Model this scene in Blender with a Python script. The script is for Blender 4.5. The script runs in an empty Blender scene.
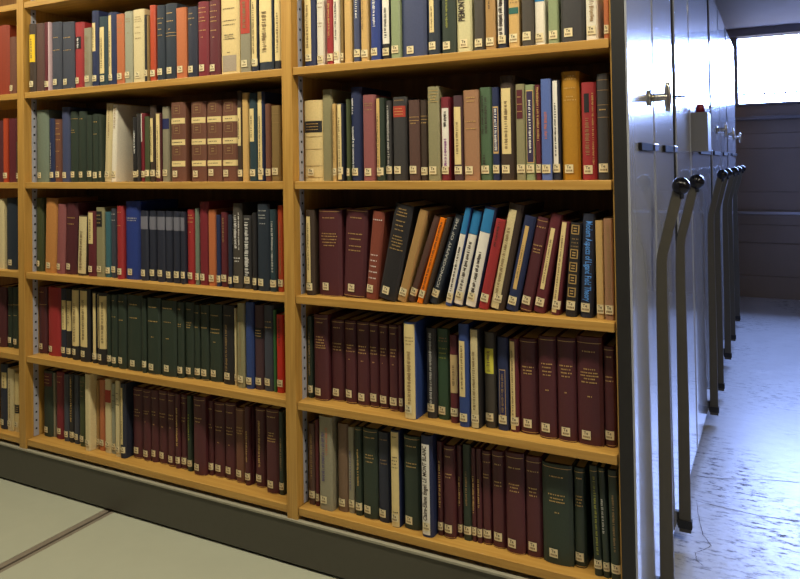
import bpy, bmesh, math, random
from mathutils import Vector, Matrix, noise
# ------------------------------------------------------------------ camera
F, YAW, PITCH, ROLL, PCY = 721.5411, 0.4819, 0.0168, -0.0157, 152.4404
Z0 = 1.24                                   # height of the reference level above the concrete floor
CAM = Vector((0.3586, -1.8117, 0.0246 + Z0))
fw = Vector((-math.sin(YAW) * math.cos(PITCH), math.cos(YAW) * math.cos(PITCH), math.sin(PITCH)))
rt = Vector((math.cos(YAW), math.sin(YAW), 0)); up = rt.cross(fw)
R_ = math.cos(ROLL) * rt + math.sin(ROLL) * up
U_ = math.cos(ROLL) * up - math.sin(ROLL) * rt
scene = bpy.context.scene
col = scene.collection
cd = bpy.data.cameras.new('camera'); cam = bpy.data.objects.new('camera', cd); col.objects.link(cam)
cd.sensor_width = 36; cd.sensor_fit = 'HORIZONTAL'; cd.lens = F * 36 / 800
cd.shift_x = 0; cd.shift_y = (PCY - 289.5) / 800; cd.clip_start = 0.05
M4 = Matrix((R_, U_, -fw)).transposed().to_4x4(); M4.translation = CAM
cam.matrix_world = M4
scene.camera = cam
# ------------------------------------------------------------------ world, lights, exposure
wd = bpy.data.worlds.new('world'); scene.world = wd; wd.use_nodes = True
wt = wd.node_tree; bg = wt.nodes['Background']
SKY = 105.0
w_tc = wt.nodes.new('ShaderNodeTexCoord'); w_sep = wt.nodes.new('ShaderNodeSeparateXYZ'); wt.links.new(w_tc.outputs['Generated'], w_sep.inputs[0])
w_mr = wt.nodes.new('ShaderNodeMapRange'); w_mr.inputs[1].default_value = -0.04; w_mr.inputs[2].default_value = 0.03
wt.links.new(w_sep.outputs['Z'], w_mr.inputs[0])
w_mx = wt.nodes.new('ShaderNodeMix'); w_mx.data_type = 'RGBA'; wt.links.new(w_mr.outputs[0], w_mx.inputs[0])
w_mx.inputs[6].default_value = (0.022, 0.022, 0.026, 1); w_mx.inputs[7].default_value = (0.33, 0.46, 1.0, 1)
wt.links.new(w_mx.outputs[2], bg.inputs[0]); bg.inputs[1].default_value = SKY
vs = scene.view_settings
vs.view_transform = 'Standard'; vs.look = 'None'; vs.exposure = 0.0; vs.gamma = 1.0; vs.use_curve_mapping = False
LAMP_POWER = 21.5
CEIL_Z = 1.225 + Z0
for i, x in enumerate((-2.75, -1.35, 0.0, 1.7)):          # ceiling tubes over the aisle in front of the books
    ld = bpy.data.lights.new('aisle_tube', 'AREA'); ld.shape = 'RECTANGLE'; ld.size = 1.2; ld.size_y = 0.12
    ld.energy = LAMP_POWER; ld.color = (1.0, 0.91, 0.70)
    lo = bpy.data.objects.new('aisle_tube_light', ld); col.objects.link(lo); lo.location = (x, -0.62, CEIL_Z - 0.03)
    if i == 3: ld.energy = 36.0                       # unseen end lamp, power raised to whiten the near floor and end panels

# ------------------------------------------------------------------ projection helpers (photo pixel -> place)
def proj(P):
    d = Vector(P) - CAM; w = d.dot(fw)
    return 400 + F * d.dot(R_) / w, PCY - F * d.dot(U_) / w
def ray(x, y): return fw + R_ * ((x - 400) / F) + U_ * ((PCY - y) / F)
def on_plane(x, y, ax, v):
    d = ray(x, y); return CAM + d * ((v - CAM[ax]) / d[ax])
# ------------------------------------------------------------------ materials
def lin(c):
    out = []
    for v in c:
        v = v / 255; out.append(v / 12.92 if v <= 0.04045 else ((v + 0.055) / 1.055) ** 2.4)
    return out
MATS = {}
def nodes_of(name):
    m = bpy.data.materials.new(name); m.use_nodes = True
    nt = m.node_tree; b = nt.nodes['Principled BSDF']
    return m, nt, b
def mat(name, rgb, rough=0.5, var=0.12, scale=60, stretch=(1, 1, 1), bump=0.0, metallic=0, coat=0, spec=0.5, gain=1.0, dist=0.001):
    if name in MATS: return MATS[name]
    m, nt, b = nodes_of(name)
    c = [min(1, v * gain) for v in lin(rgb)]
    tc = nt.nodes.new('ShaderNodeTexCoord'); mp = nt.nodes.new('ShaderNodeMapping'); mp.inputs['Scale'].default_value = stretch
    nz = nt.nodes.new('ShaderNodeTexNoise'); nz.inputs['Scale'].default_value = scale; nz.inputs['Detail'].default_value = 4
    nt.links.new(tc.outputs['Object'], mp.inputs[0]); nt.links.new(mp.outputs[0], nz.inputs[0])
    mx = nt.nodes.new('ShaderNodeMix'); mx.data_type = 'RGBA'
    mx.inputs[6].default_value = [v * (1 - var) for v in c] + [1]; mx.inputs[7].default_value = [min(1, v * (1 + var)) for v in c] + [1]
    nt.links.new(nz.outputs[0], mx.inputs[0]); nt.links.new(mx.outputs[2], b.inputs['Base Color'])
    b.inputs['Roughness'].default_value = rough; b.inputs['Metallic'].default_value = metallic
    b.inputs['Coat Weight'].default_value = coat; b.inputs['Coat Roughness'].default_value = 0.05; b.inputs['Specular IOR Level'].default_value = spec
    if bump:
        bp = nt.nodes.new('ShaderNodeBump'); bp.inputs['Strength'].default_value = bump; bp.inputs['Distance'].default_value = dist
        nt.links.new(nz.outputs[0], bp.inputs['Height']); nt.links.new(bp.outputs[0], b.inputs['Normal'])
    MATS[name] = m; return m
def wood_mat(name, c1, c2, stretch, rough=0.45):
    m, nt, b = nodes_of(name)
    tc = nt.nodes.new('ShaderNodeTexCoord'); mp = nt.nodes.new('ShaderNodeMapping'); mp.inputs['Scale'].default_value = stretch
    n1 = nt.nodes.new('ShaderNodeTexNoise'); n1.inputs['Scale'].default_value = 3; n1.inputs['Detail'].default_value = 8; n1.inputs['Distortion'].default_value = 0.6
    nt.links.new(tc.outputs['Object'], mp.inputs[0]); nt.links.new(mp.outputs[0], n1.inputs[0])
    cr = nt.nodes.new('ShaderNodeValToRGB'); cr.color_ramp.elements[0].position = 0.35; cr.color_ramp.elements[1].position = 0.68
    cr.color_ramp.elements[0].color = lin(c1) + [1]; cr.color_ramp.elements[1].color = lin(c2) + [1]
    nt.links.new(n1.outputs[0], cr.inputs[0]); nt.links.new(cr.outputs[0], b.inputs['Base Color'])
    b.inputs['Roughness'].default_value = rough
    bp = nt.nodes.new('ShaderNodeBump'); bp.inputs['Strength'].default_value = 0.15; bp.inputs['Distance'].default_value = 0.001
    nt.links.new(n1.outputs[0], bp.inputs['Height']); nt.links.new(bp.outputs[0], b.inputs['Normal'])
    return m
WOOD_H = wood_mat('pale_wood_along', (170, 126, 56), (190, 148, 74), (1.2, 30, 30))
WOOD_V = wood_mat('pale_wood_upright', (170, 126, 56), (190, 148, 74), (30, 30, 1.2))
WOOD_B = wood_mat('back_board_wood', (120, 84, 42), (140, 100, 52), (20, 20, 1.2), 0.7)
DARK = mat('dark_painted_edge', (25, 24, 23), 0.55, 0.3, 30)
BASE = mat('base_paint', (72, 69, 59), 0.42, 0.08, 40)
LIP = mat('lip_metal', (150, 146, 128), 0.45, 0.1, 50)
STRIP = mat('zinc_strip', (164, 164, 174), 0.4, 0.12, 60)
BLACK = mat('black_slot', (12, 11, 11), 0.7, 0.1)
LATCHM = mat('black_rubber', (24, 22, 22), 0.85, 0.1, spec=0.15)
LEVER = mat('lever_paint', (74, 70, 58), 0.42, 0.1, 40)
KNOB = mat('black_knob', (12, 11, 12), 0.2, 0.05, spec=0.35)
NICKEL = mat('nickel', (186, 180, 166), 0.22, 0.06, 60, metallic=1)
STEEL = mat('steel', (150, 150, 160), 0.25, 0.06, 60, metallic=1)
PAPER = mat('sticker_paper', (226, 212, 168), 0.7, 0.06, 200)
INK = mat('ink', (52, 42, 36), 0.7, 0.0)
GOLD = mat('gilt', (206, 170, 104), 0.4, 0.1, 80, metallic=0.3)
SILVER = mat('silver_print', (190, 188, 180), 0.4, 0.1, 80)
WHITE = mat('white_print', (232, 230, 224), 0.6, 0.05)
PAGES = mat('page_edges', (206, 190, 150), 0.8, 0.12, 40, stretch=(40, 1, 1))
RAILM = mat('rail_steel', (122, 112, 98), 0.5, 0.2, 30)
PIPEM = mat('pipe_paint', (200, 204, 220), 0.3, 0.05)
def panel_mat():
    m, nt, b = nodes_of('grey_gloss_enamel')
    tc = nt.nodes.new('ShaderNodeTexCoord')
    mp = nt.nodes.new('ShaderNodeMapping'); mp.inputs['Scale'].default_value = (1, 9, 0.5)
    n1 = nt.nodes.new('ShaderNodeTexNoise'); n1.inputs['Scale'].default_value = 2.2; n1.inputs['Detail'].default_value = 3
    mp2 = nt.nodes.new('ShaderNodeMapping'); mp2.inputs['Scale'].default_value = (1, 1, 3)
    n2 = nt.nodes.new('ShaderNodeTexNoise'); n2.inputs['Scale'].default_value = 90; n2.inputs['Detail'].default_value = 2
    nt.links.new(tc.outputs['Object'], mp.inputs[0]); nt.links.new(mp.outputs[0], n1.inputs[0])
    nt.links.new(tc.outputs['Object'], mp2.inputs[0]); nt.links.new(mp2.outputs[0], n2.inputs[0])
    mx = nt.nodes.new('ShaderNodeMix'); mx.data_type = 'RGBA'
    mx.inputs[6].default_value = lin((158, 160, 164)) + [1]; mx.inputs[7].default_value = lin((174, 176, 180)) + [1]
    nt.links.new(n1.outputs[0], mx.inputs[0]); nt.links.new(mx.outputs[2], b.inputs['Base Color'])
    b.inputs['Roughness'].default_value = 0.2; b.inputs['Specular IOR Level'].default_value = 0.6
    b.inputs['Coat Weight'].default_value = 0.7; b.inputs['Coat Roughness'].default_value = 0.04
    ad = nt.nodes.new('ShaderNodeMath'); ad.operation = 'MULTIPLY_ADD'; ad.inputs[1].default_value = 0.012
    nt.links.new(n2.outputs[0], ad.inputs[0]); nt.links.new(n1.outputs[0], ad.inputs[2])
    bp = nt.nodes.new('ShaderNodeBump'); bp.inputs['Strength'].default_value = 0.25; bp.inputs['Distance'].default_value = 0.001
    nt.links.new(ad.outputs[0], bp.inputs['Height'])
    nt.links.new(bp.outputs[0], b.inputs['Normal']); nt.links.new(bp.outputs[0], b.inputs['Coat Normal'])
    return m
PANEL = panel_mat()
def concrete_mat():
    m, nt, b = nodes_of('worn_painted_concrete')
    tc = nt.nodes.new('ShaderNodeTexCoord')
    def nz(scale, detail, st, rough=0.5):
        mp = nt.nodes.new('ShaderNodeMapping'); mp.inputs['Scale'].default_value = st
        n = nt.nodes.new('ShaderNodeTexNoise'); n.inputs['Scale'].default_value = scale; n.inputs['Detail'].default_value = detail; n.inputs['Roughness'].default_value = rough
        nt.links.new(tc.outputs['Object'], mp.inputs[0]); nt.links.new(mp.outputs[0], n.inputs[0]); return n
    def ramp(n, p0, p1):
        r = nt.nodes.new('ShaderNodeValToRGB'); r.color_ramp.elements[0].position = p0; r.color_ramp.elements[1].position = p1
        nt.links.new(n.outputs[0], r.inputs[0]); return r
    big = ramp(nz(1.1, 3, (1, 1, 1)), 0.44, 0.58); fine = ramp(nz(24, 9, (0.7, 1.8, 1), 0.75), 0.51, 0.62)
    mul = nt.nodes.new('ShaderNodeMath'); mul.operation = 'MULTIPLY'
    nt.links.new(big.outputs[0], mul.inputs[0]); nt.links.new(fine.outputs[0], mul.inputs[1])
    mott = nz(7, 12, (1, 1.6, 1), 0.8)
    mx0 = nt.nodes.new('ShaderNodeMix'); mx0.data_type = 'RGBA'
    mx0.inputs[6].default_value = lin((150, 150, 152)) + [1]; mx0.inputs[7].default_value = lin((206, 206, 204)) + [1]
    nt.links.new(mott.outputs[0], mx0.inputs[0])
    mx = nt.nodes.new('ShaderNodeMix'); mx.data_type = 'RGBA'; mx.inputs[7].default_value = lin((52, 48, 54)) + [1]
    nt.links.new(mul.outputs[0], mx.inputs[0]); nt.links.new(mx0.outputs[2], mx.inputs[6]); nt.links.new(mx.outputs[2], b.inputs['Base Color'])
    rr = nt.nodes.new('ShaderNodeMapRange'); rr.inputs[3].default_value = 0.24; rr.inputs[4].default_value = 0.4
    nt.links.new(mott.outputs[0], rr.inputs[0]); ra = nt.nodes.new('ShaderNodeMath'); ra.operation = 'MULTIPLY_ADD'; ra.inputs[1].default_value = 0.45
    nt.links.new(mul.outputs[0], ra.inputs[0]); nt.links.new(rr.outputs[0], ra.inputs[2]); nt.links.new(ra.outputs[0], b.inputs['Roughness'])
    bp = nt.nodes.new('ShaderNodeBump'); bp.inputs['Strength'].default_value = 0.25; bp.inputs['Distance'].default_value = 0.004
    g = nz(30, 6, (1, 1, 1)); nt.links.new(g.outputs[0], bp.inputs['Height']); nt.links.new(bp.outputs[0], b.inputs['Normal'])
    b.inputs['Specular IOR Level'].default_value = 0.6
    return m
CONCRETE = concrete_mat()
FLOORP = mat('pale_green_linoleum', (164, 166, 146), 0.55, 0.05, 14)
WALLM = mat('grey_wall_paint', (130, 118, 110), 0.7, 0.08, 6, bump=0.1)
CEILM = mat('ceiling_paint', (140, 138, 142), 0.8, 0.05, 5)
TRIMM = mat('grey_trim_paint', (104, 100, 104), 0.5, 0.06, 12)
def glass_mat():
    m, nt, b = nodes_of('window_glass')
    nt.nodes.remove(b); out = nt.nodes['Material Output']
    tr = nt.nodes.new('ShaderNodeBsdfTransparent'); tr.inputs[0].default_value = (0.95, 0.97, 0.98, 1)
    gs = nt.nodes.new('ShaderNodeBsdfGlossy'); gs.inputs['Roughness'].default_value = 0.02
    mx = nt.nodes.new('ShaderNodeMixShader'); mx.inputs[0].default_value = 0.06
    nt.links.new(tr.outputs[0], mx.inputs[1]); nt.links.new(gs.outputs[0], mx.inputs[2]); nt.links.new(mx.outputs[0], out.inputs[0])
    return m
DAYPANE = glass_mat()

# ------------------------------------------------------------------ object helpers
def link(name, me, m, parent=None, loc=None):
    o = bpy.data.objects.new(name, me); col.objects.link(o)
    if m and not me.materials: me.materials.append(m)
    if parent: o.parent = parent
    if loc: o.location = loc
    return o
def empty(name, loc=(0, 0, 0), label=None, cat=None, group=None, kind=None):
    o = bpy.data.objects.new(name, None); col.objects.link(o); o.location = loc; o.empty_display_size = 0.05
    tag(o, label, cat, group, kind); return o
def tag(o, label=None, cat=None, group=None, kind=None):
    if label: o['label'] = label
    if cat: o['category'] = cat
    if group: o['group'] = group
    if kind: o['kind'] = kind
    return o
def to_mesh(bm, name, smooth=False):
    bmesh.ops.recalc_face_normals(bm, faces=bm.faces)
    me = bpy.data.meshes.new(name); bm.to_mesh(me); bm.free()
    if smooth:
        for p in me.polygons: p.use_smooth = True
    return me
def add_box(bm, x0, x1, y0, y1, z0, z1):
    v = [bm.verts.new((x, y, z)) for x in (x0, x1) for y in (y0, y1) for z in (z0, z1)]
    for f in ((0, 1, 3, 2), (4, 6, 7, 5), (0, 4, 5, 1), (2, 3, 7, 6), (0, 2, 6, 4), (1, 5, 7, 3)): bm.faces.new([v[i] for i in f])
def box(name, x0, x1, y0, y1, z0, z1, m, parent=None, bevel=0.0):
    bm = bmesh.new(); add_box(bm, x0, x1, y0, y1, z0, z1)
    if bevel: bmesh.ops.bevel(bm, geom=bm.edges[:], offset=bevel, segments=2, affect='EDGES', profile=0.5)
    return link(name, to_mesh(bm, name), m, parent)
def lathe(bm, prof, axis, center, n=20):
    """prof: list of (along, radius) about the axis."""
    rings = []
    ex, ey = {'x': ((0, 1, 0), (0, 0, 1)), 'y': ((1, 0, 0), (0, 0, 1)), 'z': ((1, 0, 0), (0, 1, 0))}[axis]
    ea = {'x': (1, 0, 0), 'y': (0, 1, 0), 'z': (0, 0, 1)}[axis]
    ex, ey, ea, c = Vector(ex), Vector(ey), Vector(ea), Vector(center)
    for a, r in prof:
        rings.append([bm.verts.new(c + ea * a + ex * (r * math.cos(2 * math.pi * k / n)) + ey * (r * math.sin(2 * math.pi * k / n))) for k in range(n)])
    for q, w in zip(rings, rings[1:]):
        for k in range(n): bm.faces.new((q[k], q[(k + 1) % n], w[(k + 1) % n], w[k]))
    bm.faces.new(rings[0]); bm.faces.new(rings[-1])

# ------------------------------------------------------------------ the room
WY = 5.55
tag(box('floor', -4.5, 2.6, -3.6, WY, -0.1, 0, CONCRETE), kind='structure', label='worn bluish grey concrete floor of the side aisle')
floor_obj = bpy.data.objects['floor']
tag(box('ceiling', -4.5, 2.6, -3.6, WY + 0.2, CEIL_Z, CEIL_Z + 0.1, CEILM), kind='structure', label='flat grey ceiling above the side aisle')
tag(box('wall_right', 2.6, 2.7, -3.6, WY + 0.2, -0.1, CEIL_Z + 0.1, WALLM), kind='structure', label='plain grey side wall of the room')
tag(box('wall_left', -4.6, -4.5, -3.6, WY + 0.2, -0.1, CEIL_Z + 0.1, WALLM), kind='structure', label='plain grey wall at the far left end')
tag(box('wall_front', -4.5, 2.6, -3.7, -3.6, -0.1, CEIL_Z + 0.1, WALLM), kind='structure', label='plain grey wall behind the viewpoint')
# back wall with a window opening
WX0, WX1 = 0.05, 2.2; WZ0, WZ1 = 0.535 + Z0, 1.146 + Z0
wb = empty('wall_back', (0, WY, 0), 'grey back wall with horizontal board courses under the high window', kind='structure')
def wall_piece(x0, x1, z0, z1, n='wall_section', y0=0.0): box(n, x0, x1, y0, 0.2, z0, z1, WALLM, wb)
wall_piece(-4.5, WX0 - 0.04, -0.1, CEIL_Z); wall_piece(WX1 + 0.04, 2.6, -0.1, CEIL_Z); wall_piece(WX0 - 0.04, WX1 + 0.04, WZ1 + 0.02, CEIL_Z)
zc = [-0.1, 0.20, 0.50, 0.665, 0.80, 0.965, 1.36, 1.50, WZ0 - 0.02]
for k in range(len(zc) - 1):
    g = 0.002
    box('wall_course', WX0 - 0.04, WX1 + 0.04, (0.0, 0.004, 0.0, 0.003)[k % 4], 0.2, zc[k] + g, zc[k + 1] - g, WALLM, wb, 0.003)
box('joint_backing', WX0 - 0.04, WX1 + 0.04, 0.012, 0.19, -0.1, WZ0 - 0.03, WALLM, wb)
tag(box('trim_1', -0.4, 2.6, WY - 0.05, WY, WZ1 + 0.005, CEIL_Z, TRIMM, None, 0.004), kind='structure', label='grey beam across the wall above the window')
tag(box('trim_2', -0.3, 2.6, WY - 0.10, WY - 0.001, WZ0 - 0.155, WZ0 - 0.125, TRIMM, None, 0.004), kind='structure', label='thin grey ledge along the wall below the window')
win = empty('window_1', (0, WY, 0), 'long high window blown out by bright daylight', kind='structure')
box('window_frame', WX0 - 0.04, WX0, -0.03, 0.09, WZ0 - 0.02, WZ1 + 0.02, TRIMM, win, 0.003)
box('window_frame', WX1, WX1 + 0.04, -0.03, 0.09, WZ0 - 0.02, WZ1 + 0.02, TRIMM, win, 0.003)
box('window_sill', WX0, WX1, -0.04, 0.09, WZ0 - 0.02, WZ0, TRIMM, win, 0.003)
box('window_head', WX0, WX1, 0.0, 0.09, WZ1, WZ1 + 0.02, TRIMM, win, 0.003)
xs = [WX0, 0.211, 0.413] + [0.413 + 0.2 * k for k in range(1, 9)] + [WX1]
for a, b_ in zip(xs, xs[1:]):
    box('pane', a + 0.001, b_ - 0.001, 0.06, 0.066, WZ0, WZ1, DAYPANE, win)
for a in xs[1:-1]: box('glazing_bar', a - 0.0035, a + 0.0035, 0.045, 0.058, WZ0, WZ1, TRIMM, win)
bm = bmesh.new(); add_box(bm, WX0, WX1, 0.042, 0.046, WZ0 + 0.084, WZ0 + 0.091)
x = WX0 + 0.045
while x < WX1 - 0.05:
    add_box(bm, x - 0.010, x + 0.010, 0.041, 0.047, WZ0 + 0.076, WZ0 + 0.100); x += 0.085
WIRE = link('window_wire', to_mesh(bm, 'window_wire'), TRIMM, win)
pd = bpy.data.lights.new('window_portal', 'AREA'); pd.shape = 'RECTANGLE'; pd.size = WX1 - WX0; pd.size_y = WZ1 - WZ0; pd.cycles.is_portal = True
po = bpy.data.objects.new('window_portal', pd); col.objects.link(po); po.location = ((WX0 + WX1) / 2, WY + 0.12, (WZ0 + WZ1) / 2); po.rotation_euler = (math.radians(-90), 0, 0)
pipe = empty('wall_pipe', (0, WY, 0), 'thin pale pipe running level along the back wall', 'pipe')
bm = bmesh.new(); lathe(bm, [(-0.2, 0.013), (2.59, 0.013)], 'x', (0, -0.045, Z0 - 0.466), 14)
link('pipe_run', to_mesh(bm, 'pipe', True), PIPEM, pipe)
for x in (0.9, 1.8): box('pipe_clip', x - 0.012, x + 0.012, -0.062, 0.0, Z0 - 0.486, Z0 - 0.446, PIPEM, pipe, 0.003)
# cracks in the concrete (photo pixel -> floor point)
def crack(pts, w):
    P = [on_plane(x, y, 2, 0) for x, y in pts]; bm = bmesh.new(); rng = random.Random(3)
    Q = []
    for a, b_ in zip(P, P[1:]):
        for k in range(6):
            q = a.lerp(b_, k / 6); q += Vector((rng.uniform(-1, 1), rng.uniform(-1, 1), 0)) * w * 1.2; Q.append(q)
    Q.append(P[-1]); L = []
    for i, q in enumerate(Q):
        d = (Q[min(i + 1, len(Q) - 1)] - Q[max(i - 1, 0)]); n = Vector((-d.y, d.x, 0)).normalized() * w * rng.uniform(0.4, 1.2)
        L.append((bm.verts.new((q.x + n.x, q.y + n.y, 0.0012)), bm.verts.new((q.x - n.x, q.y - n.y, 0.0012))))
    for a, b_ in zip(L, L[1:]): bm.faces.new((a[0], b_[0], b_[1], a[1]))
    link('crack', to_mesh(bm, 'crack'), mat('crack_dirt', (96, 90, 94), 0.8, 0.2), floor_obj)
crack([(697, 503), (699, 520), (703, 535), (711, 546), (704, 550), (695, 553), (697, 561), (703, 566)], 0.0012)
crack([(696, 501), (720, 507), (760, 516), (799, 522)], 0.0018)
crack([(694, 477), (730, 479), (770, 480), (799, 483)], 0.0016)
# raised platform the carriages roll on
PLZ = 0.042
pf = empty('raised_platform', (0, 0, 0), 'raised pale green floor platform with a recessed rail in front of the shelves', kind='structure')
RX = -1.786
rails = [RX - 1.3, RX, RX + 1.3]
edges = [-4.4] + [v for r in rails for v in (r - 0.028, r + 0.022)] + [-0.02]
for i in range(0, len(edges), 2):
    box('floor_panel', edges[i], edges[i + 1], -3.5, 5.2, 0.001, PLZ, FLOORP, pf, 0.0015)
for r in rails:
    rl = box('rail', r - 0.028, r + 0.022, -3.5, 5.2, 0.001, PLZ - 0.008, BLACK, pf)
    box('rail_flange', r - 0.027, r - 0.004, -3.5, 5.2, PLZ - 0.008, PLZ - 0.001, RAILM, rl, 0.001)
    box('rail_flange', r + 0.006, r + 0.021, -3.5, 5.2, PLZ - 0.008, PLZ - 0.001, RAILM, rl, 0.001)

# ------------------------------------------------------------------ shelving carriage that holds the books
ZS = [z + Z0 for z in (0.6834, 0.3291, -0.0226, -0.3727, -0.6963, -1.0176)]     # tops of the boards
TH = 0.0238; TOPZ = 1.0 + Z0; PX = 0.037
POST = [(-3.3038, -3.2652), (-2.2824, -2.2438), (-1.0, -0.9614)]
BAYS = [(POST[0][1], POST[1][0]), (POST[1][1], POST[2][0]), (POST[2][1], -0.003)]
c1 = empty('rolling_bookcase', (-1.0, 0.2, PLZ), 'nearest rolling bookcase with pale wooden shelves full of books', 'bookcase')
def cbox(n, x0, x1, y0, y1, z0, z1, m, bevel=0.0, parent=c1):
    o = box(n, x0, x1, y0, y1, z0, z1, m, None, bevel)
    o.parent = parent; base = parent.location if parent.type == 'EMPTY' else Vector((0, 0, 0))
    o.matrix_parent_inverse = Matrix.Translation(-base); return o
for (a, b_) in POST: cbox('upright', a, b_, 0.0, 0.29, ZS[5] - TH - 0.016, TOPZ - 0.01, WOOD_V, 0.0015)
for (a, b_) in BAYS:
    for z in ZS: cbox('shelf_board', a + 0.002, b_ - 0.002, 0.004, 0.288, z - TH, z, WOOD_H, 0.0015)
cbox('back_panel', -3.30, 0.0, 0.291, 0.301, 0.19, TOPZ - 0.01, WOOD_B)
cbox('top_panel', -3.30, 0.0, 0.0, 0.41, TOPZ - 0.03, TOPZ - 0.011, WOOD_H)
cbox('wood_lining', -0.0028, 0.0013, 0.010, 0.29, 0.19, TOPZ - 0.031, WOOD_V)
for i in (1, 2):
    px = POST[i][1]
    st = cbox('shelf_standard', px, px + 0.0022, 0.034, 0.055, ZS[5] + 0.002, TOPZ - 0.04, STRIP, 0)
    bm = bmesh.new(); z = ZS[5] + 0.03
    while z < TOPZ - 0.06:
        if all(not (s - TH - 0.008 < z < s + 0.008) for s in ZS): add_box(bm, px + 0.002, px + 0.0028, 0.041, 0.048, z - 0.0035, z + 0.0035)
        z += 0.032
    so = link('slots', to_mesh(bm, 'slots'), BLACK, st)
    so['kind'] = 'stuff'
BT = -1.058 + Z0
cbox('base', -3.32, 0.0, 0.0, 0.41, -1.190 + Z0, BT - 0.004, BASE, 0.003)
cbox('base_lip', -3.32, 0.0, -0.004, 0.05, BT - 0.004, BT + 0.004, LIP, 0.0015)
cbox('painted_skirt_shadow', -3.3, -0.02, 0.02, 0.38, PLZ, -1.189 + Z0, BLACK)  # black filler block: shade under the base put in as colour

def end_panel(parent, y0, y1, zb=-1.178 + Z0):
    core = cbox('end_frame', 0.0015, 0.0335, y0, y1, zb, TOPZ, DARK, 0.002, parent)
    pn = cbox('end_panel', 0.034, PX, y0 + 0.002, y1 - 0.002, zb + 0.002, TOPZ - 0.002, PANEL, 0.0008, parent)
    for ya, yb in ((y0 + 0.003, y0 + 0.021),):
        cbox('edge_flange', PX, PX + 0.0025, ya, yb, zb + 0.004, TOPZ - 0.004, PANEL, 0.0008, parent)
    return pn
LEVER_ME = {}
def lever(parent, y):
    """flat bar standing off the end panel, cranked outwards below a black ball"""
    if not LEVER_ME:
        bm = bmesh.new(); t = 0.007
        L = [(-1.205, 0.043, 0.080), (-0.80, 0.0465, 0.081), (-0.36, 0.049, 0.079), (-0.255, 0.052, 0.080), (-0.235, 0.0545, 0.083), (-0.10, 0.088, 0.117), (-0.055, 0.100, 0.129)]
        rows = []
        for z, a, b_ in L: rows.append([bm.verts.new(p) for p in ((a, -t, z), (b_, -t, z), (b_, t, z), (a, t, z))])
        for q, w in zip(rows, rows[1:]):
            for k in range(4): bm.faces.new((q[k], q[(k + 1) % 4], w[(k + 1) % 4], w[k]))
        bm.faces.new(rows[0]); bm.faces.new(rows[-1])
        bmesh.ops.recalc_face_normals(bm, faces=bm.faces)
        bmesh.ops.bevel(bm, geom=[e for e in bm.edges if abs((e.verts[0].co - e.verts[1].co).z) > 0.015], offset=0.0015, segments=1, affect='EDGES')
        LEVER_ME['bar'] = to_mesh(bm, 'lever')
        bm = bmesh.new(); r = 0.0245
        prof = [(-r - 0.010, 0.008), (-r * 0.95, 0.008)] + [(-r * math.cos(a), r * math.sin(a)) for a in [math.pi * k / 14 for k in range(2, 14)]] + [(r * 0.999, 0.002)]
        lathe(bm, prof, 'z', (0.1205, 0, -0.047), 24); LEVER_ME['ball'] = to_mesh(bm, 'knob', True)
        bm = bmesh.new(); add_box(bm, 0.040, 0.0835, -0.010, 0.010, -1.192, -1.165); add_box(bm, 0.0372, 0.044, -0.008, 0.008, -1.186, -1.140)
        LEVER_ME['cuff'] = to_mesh(bm, 'cuff')
    bar = link('lever', LEVER_ME['bar'], LEVER, parent, Vector((0, y, Z0)) - parent.location)
    link('knob', LEVER_ME['ball'], KNOB, bar); link('lever_cuff', LEVER_ME['cuff'], DARK, bar)
HAND_ME = {}
def t_handle(parent, y):
    if not HAND_ME:
        bm = bmesh.new(); lathe(bm, [(0.0372, 0.022), (0.041, 0.025), (0.0435, 0.025), (0.0455, 0.014)], 'x', (0, 0, 0), 22); HAND_ME['rose'] = to_mesh(bm, 'rose', True)
        bm = bmesh.new(); lathe(bm, [(0.043, 0.0122), (0.062, 0.0115), (0.078, 0.0112), (0.088, 0.0112)], 'x', (0, 0, 0), 18)
        # cross bar: tapered vertical grip
        pr = [(-0.042, 0.003), (-0.040, 0.0062), (-0.028, 0.0080), (-0.012, 0.0100), (0, 0.0112), (0.012, 0.0100), (0.028, 0.0080), (0.040, 0.0062), (0.042, 0.003)]
        lathe(bm, pr, 'z', (0.088, 0, 0), 16)
        HAND_ME['grip'] = to_mesh(bm, 'grip', True)
    g = link('t_handle', HAND_ME['grip'], NICKEL, parent, Vector((0, y, 0.203 + Z0)) - parent.location)
    link('rosette', HAND_ME['rose'], NICKEL, g)
def latch(parent, y0, y1, z=0.062):
    a = cbox('latch_bar', PX, PX + 0.010, y0, y1 - 0.07, z - 0.0105 + Z0, z + 0.0105 + Z0, LATCHM, 0.0015, parent)
    cbox('latch_knuckle', PX, PX + 0.014, y1 - 0.066, y1, z - 0.011 + Z0, z + 0.011 + Z0, STEEL, 0.002, parent)
end_panel(c1, 0.0, 0.415); lever(c1, 0.317); t_handle(c1, 0.338); latch(c1, 0.145, 0.412)

def carriage(y0, y1, label, levers=(), handle=None, latches=()):
    c = empty('rolling_bookcase', (-1.0, (y0 + y1) / 2, PLZ), label, 'bookcase', 'grey rolling bookcases in a row')
    cbox('base', -3.32, 0.0, y0 + 0.004, y1 - 0.004, -1.19 + Z0, BT, BASE, 0, c)
    cbox('body', -3.32, 0.0, y0 + 0.004, y1 - 0.004, BT, TOPZ - 0.01, WOOD_B, 0, c)
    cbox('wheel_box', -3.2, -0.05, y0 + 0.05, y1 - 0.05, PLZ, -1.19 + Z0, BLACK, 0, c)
    end_panel(c, y0, y1)
    for y in levers: lever(c, y)
    if handle: t_handle(c, handle)
    for a, b_ in latches: latch(c, a, b_)
    return c
c2 = carriage(0.422, 0.868, 'second grey rolling bookcase end, black knobbed lever beside the wide dark gap', [0.752], None, [(0.59, 0.862)])
box_pin = bmesh.new(); lathe(box_pin, [(PX, 0.004), (0.082, 0.004)], 'x', (0, 0, 0), 10)
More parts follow.
